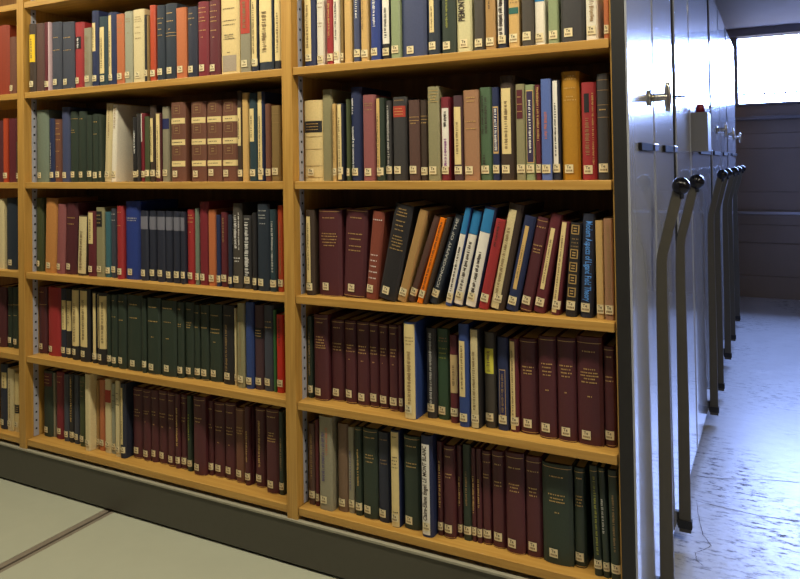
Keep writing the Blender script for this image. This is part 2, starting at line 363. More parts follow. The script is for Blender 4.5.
link('latch_pin', to_mesh(box_pin, 'latch_pin', True), DARK, c2, Vector((0, 0.858, 0.246 + Z0)) - c2.location)
c3 = carriage(0.945, 1.420, 'third grey rolling bookcase end, without any lever, past the dark gap')
c4 = carriage(1.425, 2.420, 'fourth grey rolling bookcase end with two levers behind the grey box', [1.984, 2.395], None, [(1.78, 2.41)])
c5 = carriage(2.525, 3.200, 'fifth grey rolling bookcase end, seen beyond the second pair of levers', [3.071], 2.9, [(2.6, 3.19)])
c6 = carriage(3.206, 3.905, 'sixth grey rolling bookcase end with a small T handle far back', [3.581], 3.7, [(3.4, 3.9)])
c7 = carriage(4.000, 5.120, 'farthest grey rolling bookcase end beside the back wall', [4.25], 4.75, [(4.4, 5.1)])
# grey box with a red button on the fourth end
bx = empty('switch_box', (PX, 1.86, Z0 + 0.06), 'small grey metal box with a red button on a bookcase end', 'box')
o = box('box_body', 0, 0.066, -0.08, 0.08, 0.0, 0.165, mat('box_enamel', (112, 112, 114), 0.45, 0.05), bx, 0.002)
bm = bmesh.new(); lathe(bm, [(0, 0.019), (0.026, 0.0175), (0.036, 0.013)], 'z', (0.036, -0.05, 0.165), 14)
link('red_button', to_mesh(bm, 'red_button', True), mat('red_plastic', (120, 20, 34), 0.3), bx)
bx.location = (PX + 0.0003, 1.535, Z0 + 0.060)

# ------------------------------------------------------------------ books
PAL = {
 'dkbr': ((62, 48, 38), 'dark brown'), 'brn': ((86, 60, 52), 'brown'), 'mar': ((92, 32, 40), 'maroon'), 'dmar': ((78, 33, 39), 'dark maroon'),
 'crim': ((116, 32, 42), 'crimson'), 'red': ((152, 42, 44), 'red'), 'bred': ((190, 42, 30), 'bright red'), 'rose': ((138, 80, 80), 'dusty rose'), 'pink': ((206, 178, 182), 'pale pink'),
 'rbr': ((108, 68, 52), 'reddish brown'), 'ors': ((178, 70, 40), 'orange red'), 'org': ((182, 106, 66), 'orange'), 'gor': ((184, 126, 66), 'golden orange'), 'rst': ((138, 54, 30), 'rust red'), 'bor': ((232, 122, 20), 'bright orange'),
 'tan': ((168, 132, 82), 'tan'), 'gtan': ((200, 164, 102), 'golden tan'), 'brt': ((158, 118, 88), 'brownish tan'), 'dtan': ((132, 108, 66), 'drab tan'),
 'crm': ((208, 192, 146), 'cream'), 'wht': ((224, 216, 196), 'off white'), 'gcrm': ((204, 196, 150), 'greenish cream'), 'vel': ((214, 190, 132), 'vellum coloured'),
 'gry': ((140, 134, 112), 'grey beige'), 'kha': ((140, 134, 100), 'khaki'), 'lgg': ((152, 152, 130), 'pale grey green'), 'ggr': ((110, 122, 106), 'grey green'),
 'sage': ((138, 150, 112), 'sage green'), 'grn': ((74, 98, 70), 'green'), 'olv': ((66, 74, 44), 'olive green'), 'dgr': ((42, 54, 43), 'dark green'), 'mgr': ((52, 78, 54), 'mid green'), 'rbk': ((126, 62, 46), 'brick red'), 'dbt': ((114, 90, 70), 'dull brown'), 'bgr': ((48, 96, 50), 'bright green'),
 'blk': ((36, 34, 36), 'black'), 'chr': ((54, 52, 52), 'charcoal'), 'chb': ((66, 60, 52), 'charcoal brown'), 'slt': ((60, 64, 76), 'slate grey'), 'sln': ((36, 46, 58), 'dark slate'),
 'nav': ((32, 42, 78), 'navy blue'), 'dnav': ((36, 40, 56), 'dark navy'), 'blu': ((44, 66, 124), 'blue'), 'roy': ((36, 56, 126), 'royal blue'), 'sbl': ((60, 68, 100), 'slate blue'),
 'per': ((88, 108, 168), 'periwinkle blue'), 'tea': ((56, 98, 108), 'teal'), 'dte': ((36, 58, 66), 'dark teal'), 'mus': ((172, 122, 24), 'mustard yellow'), 'dpl': ((70, 46, 52), 'plum'),
}
PCOL = {'crm': ((222, 200, 140), 'cream'), 'wht': ((228, 222, 208), 'white'), 'yel': ((232, 192, 24), 'yellow'), 'lem': ((214, 206, 70), 'lemon yellow'), 'red': ((172, 58, 40), 'red'),
        'blk': ((24, 22, 26), 'black'), 'nav': ((30, 36, 84), 'navy'), 'sil': ((112, 112, 124), 'silver grey'), 'lbl': ((36, 118, 172), 'sky blue'), 'grn': ((40, 96, 84), 'green'),
        'prp': ((52, 40, 72), 'purple'), 'wrn': ((206, 190, 142), 'worn cream'), 'spk': ((160, 146, 126), 'speckled grey'), 'bge': ((196, 168, 118), 'beige'), 'mar': ((86, 26, 34), 'maroon'), 'gol': ((206, 170, 104), 'gold')}
PRN = {'g': GOLD, 's': SILVER, 'w': WHITE, 'k': INK, 'p': mat('purple_ink', (130, 40, 130), 0.6), 'b': mat('blue_ink', (84, 146, 222), 0.6), 'd': mat('dull_gilt', (150, 122, 80), 0.5),
       'o': mat('orange_ink', (190, 110, 80), 0.6), 'y': mat('yellow_green_ink', (150, 150, 60), 0.6), 'f': mat('faint_ink', (134, 112, 78), 0.7), 'v': mat('violet_ink', (92, 84, 120), 0.6)}
def plate_mat(k):
    c = PCOL[k][0]
    return mat('plate_' + k, c, 0.6, 0.25 if k in ('wrn', 'spk') else 0.06, 240 if k in ('wrn', 'spk') else 90)
FRAMES = {'A1': (0, 0, 5.333), 'A2': (140, 0, 5.0), 'A3': (290, 0, 5.0), 'A4': (440, 0, 4.2105), 'B1': (0, 85, 5.267), 'B2': (140, 85, 5.0), 'B3': (290, 75, 4.825), 'B4': (440, 65, 4.2105),
          'C1': (0, 180, 5.267), 'C2': (140, 190, 5.0), 'C3': (290, 195, 4.63), 'C4': (440, 195, 4.2105), 'D1': (0, 270, 5.267), 'D2': (140, 285, 5.0), 'D3': (290, 305, 4.288), 'D4': (440, 315, 3.995),
          'E1': (0, 355, 5.267), 'E2': (130, 375, 4.63), 'E3': (290, 405, 4.1375), 'E4': (440, 430, 3.884)}
def pl(c, x0, x1, y0, y1, txt=1): return ('pl', c, x0, x1, y0, y1, txt)        # pasted title label
def gl(*ys, c='g'): return ('gl', ys, c)                                        # short lettering lines across the spine
def ru(*ys, c='g'): return ('ru', ys, c)                                        # full width tooled rules
def vt(x0, x1, y0, y1, c='g'): return ('vt', x0, x1, y0, y1, c)                  # small lettering running up the spine
def tx(s, x0, x1, y0, y1, c, down=False): return ('tx', s, x0, x1, y0, y1, c, down)
NS = ('ns',)                                                                    # no call number sticker
def lean(xt): return ('lean', xt)
def yb(v): return ('yb', v)
def sq(x0, x1, y0, y1): return ('sq', x0, x1, y0, y1)                             # ornamental tooled square

MR = 'dmar'
ROWS = {
('left', 1): [('A1', [(-46, 42, 145, 'rst', NS), (45, 86, 200, 'rbr')])],
('middle', 1): [('A1', [
  (152, 184, 130, 'dkbr', ('Y', 0.008), pl('yel', 156, 182, 187, 334)), (187, 232, 128, 'brn', NS, ('Y', 0.011)), (234, 256, 122, 'mar', ('Y', 0.014)), (257, 266, 118, 'pink', NS, ('Y', 0.014)),
  (268, 322, 122, 'slt', gl(205, 272)), (326, 388, 122, 'slt', gl(205, 272)), (395, 442, 122, 'red', pl('blk', 403, 432, 200, 264)), (447, 485, 152, 'gry', vt(458, 466, 190, 400, 'd')),
  (487, 520, 60, 'nav', pl('crm', 488, 510, 125, 276)), (524, 570, 92, 'dte', pl('crm', 529, 556, 148, 395)), (572, 618, 70, 'nav', pl('crm', 576, 596, 85, 415)),
  (620, 660, 78, 'org', gl(110, 128, 148, 176, c='d')), (663, 706, 65, 'lgg', gl(105, 120, 180, c='d')), (709, 768, 55, 'crm', gl(95, 108, 120, 150, 180, 208, c='d'))]),
 ('A2', [(22, 35, 75, 'blk'), (36, 46, 78, 'dtan', NS), (48, 76, 28, 'ors'), (80, 120, 30, 'sln', gl(96, 120, 150, 180)), (122, 178, 22, 'sln', gl(70, 110, 150), ru(168, 184)),
  (180, 230, 42, 'org'), (233, 282, 38, 'dnav', gl(72, 96, 128)), (285, 338, 12, 'crim', gl(44, 66, 92, 110, 156, 190)), (342, 394, 5, 'mar', gl(30, 60, 90, 110, 156, 190)),
  (400, 492, -12, 'vel', gl(50, 110, 130, 180, 190, 200, 268, c='k'), pl('spk', 412, 480, 282, 362, 0), NS), (500, 550, -15, 'gry', pl('red', 501, 549, -14, 172)),
  (555, 585, -15, 'dnav', pl('crm', 556, 582, -14, 334)), (590, 662, -15, 'sln', pl('crm', 592, 656, -14, 314), NS), (670, 704, -15, 'blk', pl('crm', 675, 703, -14, 306), NS)])],
('right', 1): [('A3', [
  (68, 122, -22, 'nav', pl('crm', 72, 108, -20, 288)), (132, 172, -15, 'wht', gl(20, 40, 120, 136, c='d')), (182, 213, -15, 'red', vt(192, 202, 0, 190)), (217, 246, -18, 'wht', vt(226, 236, 10, 200, 'k')),
  (252, 268, -10, 'dtan'), (272, 308, -20, 'gtan', NS), (316, 350, -15, 'sbl', vt(328, 340, -5, 94, 'w')), (355, 390, -15, 'gtan', vt(360, 370, -5, 150, 'd')),
  (400, 446, -15, 'roy', vt(416, 430, 0, 136, 'w')), (458, 500, -15, 'blk', pl('wht', 464, 496, -14, 222, 1)), (505, 550, -20, 'sage'), (555, 680, -22, 'sbl'), (688, 745, -15, 'sln', pl('crm', 699, 722, -14, 165))]),
 ('A4', [(5, 64, -15, 'dgr', vt(26, 36, -5, 120, 'y')), (72, 135, -15, 'gcrm', tx('PIEMONT', 80, 108, -2, 92, 'k')), (142, 186, -15, 'chb'), (192, 232, -15, 'tan', vt(206, 214, -5, 40, 'k')),
  (240, 284, -18, 'dnav', pl('wht', 244, 272, -16, 154, 0), vt(248, 268, -10, 148, 'k')), (290, 333, -15, 'gtan', pl('grn', 291, 332, 35, 62, 0), gl(0, 14, c='d')), (342, 392, -15, 'chb'),
  (400, 442, -15, 'wht', pl('lbl', 401, 441, -14, 10, 0)), (456, 500, -15, 'sage'), (508, 608, -18, 'chr'), (616, 665, -15, 'wht', vt(630, 652, 0, 92, 'd')), (690, 713, -15, 'org')])],
('left', 2): [('B1', [(-30, 12, 190, 'dmar'), (15, 37, 178, 'ors'), (40, 84, 178, 'mar', NS), (85, 97, 300, 'dkbr')])],
('middle', 2): [('B1', [
  (185, 250, 135, 'ggr'), (255, 283, 178, 'nav', vt(262, 270, 300, 440, 's')), (285, 320, 182, 'rbr', gl(205, 230, 260, 290, 350, 430)), (322, 362, 118, 'sbl'), (366, 406, 140, 'dgr', ru(180), gl(240, 252)),
  (409, 452, 140, 'dgr', gl(180)), (455, 481, 160, 'dgr'), (484, 519, 155, 'dgr', gl(196, 260)), (521, 538, 158, 'dgr'), (541, 583, 100, 'crm', lean(550), vt(560, 568, 120, 280, 'd')), (585, 607, 105, 'wht', lean(594), vt(592, 602, 120, 230, 'd')),
  (697, 721, 170, 'blk', vt(706, 714, 240, 360, 'w')), (723, 735, 152, 'chr'), (736, 760, 150, 'crim', pl('wht', 737, 748, 152, 300, 0))]),
 ('B2', [(22, 44, 158, 'olv'), (46, 76, 102, 'dkbr', pl('crm', 48, 66, 168, 385)), (78, 104, 140, 'dmar', pl('crm', 84, 102, 145, 466)), (106, 146, 110, 'gry', pl('nav', 107, 145, 170, 222, 0)),
  (150, 222, 90, 'rbr', 'BANDS'), (250, 326, 85, 'rbr', 'BANDS'), (328, 403, 80, 'rbr', 'BANDS'), (406, 486, 75, 'rbr', 'BANDS'),
  (488, 510, 30, 'dkbr', pl('crm', 489, 506, 115, 305)), (513, 540, 40, 'gtan', NS), (544, 583, 42, 'dte', pl('crm', 548, 572, 120, 284)), (586, 622, 35, 'nav', pl('crm', 590, 612, 37, 474)),
  (626, 652, 95, 'rbr'), (656, 701, 105, 'dtan', ru(145, 190, c='d'))])],
('right', 2): [('B3', [
  (66, 156, 125, 'vel', pl('blk', 68, 155, 225, 280, 2), ru(300, 360, 440, 495, c='d')), (158, 205, 72, 'kha', NS), (207, 225, 140, 'gtan', vt(211, 218, 160, 420, 'd')), (229, 255, 138, 'dnav', pl('crm', 231, 250, 142, 505)),
  (274, 289, 118, 'olv'), (291, 346, 60, 'nav', tx('Les fondements de la géométrie', 297, 314, 250, 456, 'w'), vt(299, 310, 116, 190, 'w')), (350, 410, 98, 'rose', gl(140, 150, 170, c='d')),
  (416, 455, 112, 'dgr', pl('gol', 418, 438, 115, 490)), (460, 491, 125, 'chr', vt(470, 482, 150, 440, 's')), (495, 562, 108, 'chr', pl('red', 497, 558, 152, 205, 2), gl(125, c='d')), (572, 623, 122, 'brn', ru(205, 222), gl(235)),
  (630, 664, 122, 'dkbr', ru(200, 216), gl(232)), (668, 722, 58, 'kha', ru(78, 94, 132), gl(108, 120)), (728, 773, 108, 'crim', pl('wht', 737, 768, 162, 446, 0), vt(745, 760, 180, 250, 'k'), vt(745, 760, 310, 440, 'p'))]),
 ('B4', [(58, 96, 130, 'dpl', pl('crm', 61, 90, 178, 420)), (102, 165, 108, 'brt', gl(140, 155, 240, 270)), (168, 220, 96, 'grn', vt(178, 188, 130, 290, 'k'), vt(192, 204, 140, 290, 'k'), vt(180, 194, 380, 430, 'k')),
  (221, 250, 95, 'nav', pl('gol', 227, 248, 176, 374, 0), pl('nav', 229, 246, 182, 366, 0), vt(232, 243, 188, 360, 'w')), (254, 318, 48, 'dkbr', pl('crm', 263, 302, 100, 376)), (323, 359, 82, 'kha', pl('mar', 328, 353, 106, 228, 2)),
  (362, 403, 85, 'sage', pl('gol', 368, 399, 108, 414, 0), pl('prp', 370, 396, 112, 410)), (404, 427, 85, 'mar', vt(412, 422, 95, 320, 'g')), (429, 471, 60, 'per', vt(443, 456, 195, 312, 'o')),
  (474, 507, 65, 'dnav', pl('wht', 480, 500, 68, 422)), (515, 590, 30, 'mus', gl(50, 62, 100, 136, 150)), (598, 660, 75, 'red', pl('blk', 612, 634, 122, 202, 0), vt(644, 652, 120, 420, 'g'), vt(614, 634, 220, 380, 'd')),
  (664, 716, 38, 'chr', ru(65, 108, 170, 222, c='d'), gl(190))])],
('left', 3): [('C1', [(-30, 22, 100, 'crm', NS), (25, 88, 95, 'sln')])],
('middle', 3): [('C1', [
  (180, 222, 95, 'olv'), (228, 288, 97, 'gor', lean(234)), (291, 334, 128, 'rose', lean(298)), (337, 396, 122, 'dmar', lean(342), gl(200, 232)), (402, 452, 190, 'dkbr', pl('wrn', 404, 450, 194, 492), NS, lean(409)),
  (458, 502, 165, 'mar', pl('crm', 463, 490, 172, 335)), (506, 548, 145, 'kha', pl('blk', 507, 540, 165, 246, 2)), (551, 580, 168, 'tea'), (583, 612, 150, 'slt', gl(180, 212, c='s')),
  (614, 648, 138, 'red', gl(170, 240)), (650, 733, 112, 'roy', gl(200, 212, c='s'))]),
 ('C2', [(0, 37, 104, 'dnav', pl('sil', 1, 36, 132, 196, 0)), (40, 79, 104, 'dnav', pl('sil', 41, 78, 133, 198, 0)), (82, 121, 106, 'dnav', pl('sil', 83, 120, 134, 200, 0)), (124, 161, 106, 'dnav', pl('sil', 125, 160, 135, 202, 0)),
  (164, 201, 108, 'dnav', pl('sil', 165, 200, 136, 204, 0)), (204, 226, 110, 'dnav', pl('sil', 205, 225, 138, 205, 0)), (228, 274, 98, 'red', gl(126, 140, 160, 210)), (276, 292, 92, 'ggr'),
  (294, 338, 60, 'crim'), (342, 380, 98, 'org'), (382, 400, 125, 'nav'), (402, 438, 110, 'mar', vt(414, 424, 140, 260, 'd')), (441, 457, 125, 'dnav'), (460, 507, 68, 'chb', vt(462, 467, 116, 298, 'w'), vt(494, 499, 116, 298, 'w'), vt(473, 489, 124, 290, 'w'), gl(340, 355, c='w')),
  (512, 560, 128, 'chr', vt(524, 546, 160, 434, 'w'), gl(145, c='s')), (563, 580, 115, 'blk'), (583, 644, 70, 'sln', gl(104, 126, 140, 168, c='s')), (648, 684, 98, 'dte', vt(660, 672, 160, 410, 's')), (686, 716, 78, 'ors', vt(698, 706, 160, 420, 'd'))])],
('right', 3): [('C3', [
  (72, 110, 70, 'dkbr', pl('crm', 78, 97, 100, 405)), (130, 237, 68, 'dmar', gl(105, 178, 190, 204, 218, 232), ru(76, 462)), (240, 342, 68, 'dmar', lean(253), gl(108, 182, 206, 238, 258), ru(76, 466)),
  (345, 400, 80, 'rbk', lean(378), gl(118, 280, 306, 332, 358, 386, c='w')), (402, 488, 55, 'blk', lean(480), gl(76, 90, 104, 130, 150, 170, 200, 214, 228, 242, 258)),
  (490, 532, 75, 'tan', lean(595)), (538, 580, 105, 'brn', lean(660)), (583, 611, 112, 'bor', lean(692), vt(592, 602, 130, 440, 'k')), (613, 632, 108, 'dkbr', NS, lean(725)), (635, 688, 98, 'sln', lean(758), tx('ICONOGRAPHY OF THE', 654, 670, 116, 430, 's'))]),
 ('C4', [(18, 46, 55, 'blu', lean(104), pl('lbl', 20, 44, 58, 165, 0), pl('wht', 20, 44, 167, 455)), (48, 94, 70, 'nav', lean(133), pl('lbl', 52, 90, 73, 168, 0), pl('wht', 52, 90, 170, 462)),
  (100, 152, 55, 'nav', lean(183), pl('lbl', 102, 146, 66, 162, 0), pl('wht', 102, 146, 163, 472)), (157, 202, 108, 'red', lean(232), vt(172, 184, 120, 220, 'k')), (205, 266, 45, 'dkbr', lean(288), pl('wrn', 207, 244, 70, 484)),
  (272, 327, 95, 'nav', lean(352), pl('gol', 288, 306, 136, 400)), (330, 384, 100, 'dmar', lean(405), gl(140, 216, 232, 244), ru(114, 486)), (387, 446, 85, 'mar', lean(462), pl('crm', 404, 424, 145, 400)),
  (464, 510, 115, 'mar', lean(510), pl('crm', 468, 492, 118, 496)), (525, 580, 120, 'blk', lean(548), 'SQUARES'), (588, 654, 80, 'dnav', lean(598), tx('Modern Aspects of Ligand Field Theory', 600, 644, 112, 448, 'b', True)),
  (660, 692, 108, 'gtan'), (695, 733, 100, 'brt', vt(708, 722, 130, 440, 'd'))])],
('left', 4): [('D1', [(-30, 28, 88, 'dmar', yb(405)), (33, 62, 90, 'dgr', yb(408), ru(182), gl(238)), (64, 95, 90, 'dgr', yb(414), ru(182), gl(238))])],
('middle', 4): [('D1', [
  (200, 240, 88, 'dmar', yb(442), gl(115), ru(180, 436)), (246, 312, 90, 'red', yb(453)), (318, 345, 98, 'dnav', yb(460), pl('crm', 327, 343, 158, 312)), (347, 372, 100, 'blk', yb(464), pl('crm', 352, 371, 162, 320)),
  (374, 412, 98, 'blk', yb(474), pl('crm', 376, 410, 105, 398)), (415, 468, 98, 'blk', yb(484), pl('crm', 421, 458, 108, 402)), (484, 505, 115, 'blk', yb(492), pl('crm', 492, 503, 122, 450, 0)),
  (507, 558, 118, 'blk', yb(500), pl('crm', 513, 519, 128, 410, 0), pl('crm', 526, 556, 135, 412)), (562, 582, 130, 'dgr', yb(508)), (584, 615, 130, 'dgr', yb(514), gl(160, 245)), (617, 661, 128, 'dgr', yb(521), gl(165, 262)),
  (664, 744, 130, 'dgr', yb(533), gl(178, 248), ru(526))]),
 ('D2', [(8, 28, 70, 'dgr', yb(440)), (30, 96, 62, 'dgr', yb(448), gl(108, 178, 256), ru(440)), (100, 178, 75, 'dgr', yb(460), gl(114, 182, 264), ru(452)), (182, 217, 85, 'dgr', yb(466), gl(120, 195, 206)), (219, 266, 85, 'dgr', yb(468), gl(120, 186, 198, 210), ru(460)),
  (269, 297, 100, 'dgr', yb(472), gl(138, 210)), (300, 340, 100, 'dgr', yb(478), gl(140, 212), ru(470)), (343, 405, 95, 'dgr', yb(486), gl(150, 218, 236, 282), ru(480)), (409, 470, 100, 'blk', yb(498), vt(428, 440, 196, 440, 'd'), gl(150, c='d')),
  (474, 485, 118, 'crm', yb(505)), (487, 522, 90, 'kha', yb(515), vt(500, 508, 170, 420, 'd')), (525, 566, 85, 'blu', yb(520)), (568, 615, 100, 'dpl', yb(524), pl('blk', 570, 613, 212, 266, 2)), (617, 666, 100, 'slt', yb(532), gl(182, 210)),
  (668, 682, 125, 'bgr', yb(536), NS), (684, 717, 148, 'bred', yb(540), vt(696, 704, 170, 300, 'k'))])],
('right', 4): [('D3', [
  (75, 97, 48, 'dgr', yb(398), vt(82, 90, 120, 300, 'd')), (100, 164, 40, MR, yb(410), gl(72, 134, 146, 158, 170, 180), ru(56, 400)), (170, 231, 60, MR, yb(412), gl(94, 162, 176, 188), ru(70, 404)), (234, 283, 65, MR, yb(424), gl(100, 170, 182, 196, 230), ru(76, 414)),
  (286, 337, 70, MR, yb(434), gl(106, 176, 190, 204, 238), ru(80, 426)), (340, 379, 75, MR, yb(440), gl(110, 180, 194, 208, 244), ru(85, 431)), (382, 421, 82, MR, yb(446), gl(116, 186, 200, 214, 248), ru(92, 437)),
  (424, 464, 85, MR, yb(456), gl(122, 190, 204, 218, 254), ru(96, 447)), (467, 484, 88, MR, yb(460)), (487, 540, 72, 'blu', yb(490), pl('crm', 490, 536, 80, 488, 0), vt(505, 522, 200, 420, 'd'), gl(138, 152, 166, c='d')),
  (585, 628, 98, 'chr', yb(486), vt(600, 612, 120, 420, 's')), (631, 685, 100, 'mgr', yb(492), gl(140, 152, c='d'), gl(184, 204, 224, c='y'))]),
 ('D4', [(40, 73, 80, 'mar', yb(432), pl('bge', 43, 71, 158, 310)), (75, 117, 35, 'blu', yb(448), pl('crm', 79, 103, 103, 325)), (122, 159, 55, 'blk', yb(454), pl('wrn', 124, 154, 58, 448)), (178, 224, 68, 'chb', yb(452), pl('lem', 181, 217, 132, 232)),
  (230, 274, 88, 'nav', yb(462), pl('gol', 240, 264, 216, 400, 0), pl('nav', 241.5, 262.5, 219, 396, 0), vt(247, 257, 230, 386, 'd')), (280, 316, 95, 'mar', yb(468), pl('crm', 283, 303, 105, 456)),
  (318, 392, 92, MR, yb(476), gl(204, 218, 230), ru(104, 462)), (395, 466, 85, MR, yb(495), gl(192, 206, 222, 236, 296), ru(96, 484)), (470, 546, 90, MR, yb(508), gl(200, 214, 228, 242, 306), ru(102, 497)),
  (550, 653, 85, MR, yb(524), gl(142, 212, 226, 238, 250, 264, 320), ru(108, 513)), (658, 703, 125, MR, yb(530), gl(166, 246, 262), ru(138, 518))])],
('left', 5): [('E1', [(-4, 35, 45, 'dnav', yb(390), pl('crm', 10, 31, 88, 170)), (38, 68, 70, 'crm', yb(400), vt(48, 56, 130, 330, 'd')), (72, 100, 95, 'vel', yb(406), pl('blk', 74, 99, 260, 304, 2))])],
('middle', 5): [('E1', [
  (225, 275, 80, 'dgr', yb(430), pl('mar', 228, 272, 92, 160, 2)), (278, 291, 95, 'gry', yb(432), NS), (293, 330, 88, 'crim', yb(443), gl(110, 140)), (333, 362, 100, 'slt', yb(455)), (364, 386, 100, 'blk', yb(462), vt(370, 380, 120, 350)),
  (388, 414, 105, 'slt', yb(468)), (416, 446, 110, 'olv', yb(482), gl(140, 160, 190, 214, c='d')), (448, 476, 100, 'crm', yb(505)), (506, 522, 130, 'tan', yb(494)), (524, 551, 130, 'org', yb(504)), (553, 585, 125, 'crm', yb(516), pl('red', 554, 584, 182, 248, 0)),
  (587, 607, 150, 'lgg', yb(520), gl(210, 240, 275, c='k')), (608, 630, 135, 'crm', yb(536), gl(200, 230, 260, c='k')), (632, 658, 150, 'dnav', yb(545), pl('crm', 633, 648, 172, 470)), ]),
 ('E2', [(10, 53, 55, MR, yb(386), gl(88, 156, 168, 184), ru(66, 376)), (57, 91, 65, MR, yb(398), gl(98, 165, 176, 214), ru(76, 390)), (94, 127, 68, MR, yb(404), gl(104, 168, 182, 226)), (130, 170, 70, MR, yb(412), gl(110, 176, 190, 236), ru(84, 403)),
  (172, 207, 78, MR, yb(424), gl(116, 184, 200, 242), ru(90, 414)), (209, 231, 88, MR, yb(434), vt(216, 225, 150, 326)), (233, 261, 90, MR, yb(436), gl(128, 196, 210), ru(104, 428)), (264, 285, 95, 'dgr', yb(446), vt(270, 278, 180, 300, 'y')),
  (289, 349, 98, MR, yb(466), gl(136, 196, 212), ru(112, 456)), (356, 384, 118, MR, yb(464), gl(154, 226, 240)), (386, 434, 122, MR, yb(474), gl(162, 236, 252, 308), ru(132, 465)), (437, 485, 125, MR, yb(486), gl(170, 240, 256, 270, 320), ru(136, 476)),
  (486, 529, 150, 'rbr', yb(500), gl(240, 254, 266), ru(160, 490)), (531, 561, 145, MR, yb(512), vt(540, 550, 260, 400)), (563, 574, 150, MR, yb(505)), (577, 624, 150, MR, yb(520), vt(596, 606, 210, 420), ru(160, 510)), (627, 686, 155, MR, yb(550), gl(190, 264, 276, 290, 302), ru(166, 540)),
  (688, 711, 170, 'dgr', yb(556), vt(696, 704, 290, 440, 'd'))])],
('right', 5): [('E3', [
  (76, 104, 75, 'brn', yb(412), vt(86, 96, 120, 300, 'd')), (106, 120, 62, 'mar', yb(418)), (122, 176, 45, 'gry', yb(436), vt(133, 148, 110, 310, 'v'), vt(150, 160, 90, 200, 'o')), (196, 240, 75, 'dbt', yb(442)), (242, 267, 90, 'gry', yb(448), vt(248, 256, 190, 350, 'v')),
  (269, 298, 90, 'dgr', yb(458), vt(280, 288, 180, 330), ru(100)), (300, 361, 95, 'dgr', yb(474), gl(130, 202, 214, 230), ru(106, 464)), (364, 413, 110, 'dnav', yb(486), gl(140, 224, 238, c='d')), (417, 454, 105, 'nav', yb(506), pl('crm', 418, 451, 110, 500, 0), gl(130, 214, 228, 242, 256, 440, 456, c='k')),
  (470, 538, 125, 'dgr', yb(518), gl(166, 236, 250), ru(136, 508)), (543, 590, 125, 'nav', yb(548), pl('wht', 547, 580, 160, 532, 0), tx('Claire-Eliane Engel: LE MONT BLANC', 551, 575, 168, 474, 'k')), (610, 634, 150, 'dmar', yb(540), vt(618, 627, 230, 420))]),
 ('E4', [(13, 61, 60, 'dmar', yb(423), gl(100, 168, 180), ru(72, 412)), (64, 88, 58, 'dmar', yb(418), vt(71, 80, 180, 290)), (90, 122, 55, 'dgr', yb(430), vt(101, 110, 160, 290, 'd')), (124, 142, 70, 'dmar', yb(434), vt(129, 136, 180, 320)), (144, 164, 72, 'dmar', yb(440), vt(149, 157, 190, 300)),
  (166, 200, 80, 'dmar', yb(446), gl(122, 170, 182), ru(92, 437)), (203, 253, 80, 'dmar', yb(460), gl(130, 198, 212), ru(98, 450)), (256, 329, 85, 'dmar', yb(482), gl(142, 206, 218, 232), ru(102, 470)), (333, 398, 100, 'dmar', yb(496), gl(156, 222, 236, 250), ru(120, 485)),
  (400, 519, 125, 'dgr', yb(526), gl(172, 242, 256, 268, 310), ru(138, 512)), (521, 568, 145, 'dgr', yb(536), gl(184, 254, 266, 278, 290), ru(160, 524)), (599, 632, 138, 'dgr', yb(568), lean(577), vt(612, 622, 180, 480, 'y'), ru(158)),
  (635, 661, 148, 'dgr', yb(575), lean(612), vt(640, 650, 270, 400, 's'), ru(160)), (665, 707, 155, 'dgr', yb(590), lean(648), vt(680, 690, 250, 470, 'd'), ru(178))])],
}
GAIN = {1: 1.0, 2: 1.0, 3: 1.0, 4: 1.0, 5: 1.05}  # per-row cover colour gain; bottom row lightened to offset the weaker light there
ORD = ['', 'first', 'second', 'third', 'fourth', 'fifth', 'sixth', 'seventh', 'eighth', 'ninth', 'tenth', 'eleventh', 'twelfth', 'thirteenth', 'fourteenth', 'fifteenth', 'sixteenth', 'seventeenth', 'eighteenth', 'nineteenth',
       'twentieth'] + ['twenty-' + s for s in ('first', 'second', 'third', 'fourth', 'fifth', 'sixth', 'seventh', 'eighth', 'ninth')] + ['thirtieth'] + ['thirty-' + s for s in ('first', 'second', 'third', 'fourth', 'fifth', 'sixth', 'seventh', 'eighth', 'ninth')]
ROWN = {1: 'top row', 2: 'second row', 3: 'third row', 4: 'fourth row', 5: 'bottom row'}
rng = random.Random(11)
TEXTS = {}
def text_mesh(s):
    if s not in TEXTS:
        cu = bpy.data.curves.new('lettering', 'FONT'); cu.body = s; cu.resolution_u = 2; cu.size = 1; cu.offset = 0.018
        ob = bpy.data.objects.new('lettering', cu); col.objects.link(ob)
        dg = bpy.context.evaluated_depsgraph_get(); me = ob.evaluated_get(dg).to_mesh()
        V = [v.co.copy() for v in me.vertices]; P = [tuple(p.vertices) for p in me.polygons]
        ob.evaluated_get(dg).to_mesh_clear(); bpy.data.objects.remove(ob); bpy.data.curves.remove(cu)
        x0 = min(v.x for v in V); x1 = max(v.x for v in V); y0 = min(v.y for v in V); y1 = max(v.y for v in V)
        TEXTS[s] = ([((v.x - x0) / (x1 - x0), (v.y - y0) / (y1 - y0)) for v in V], P)
    return TEXTS[s]
STICK = text_mesh('Te')

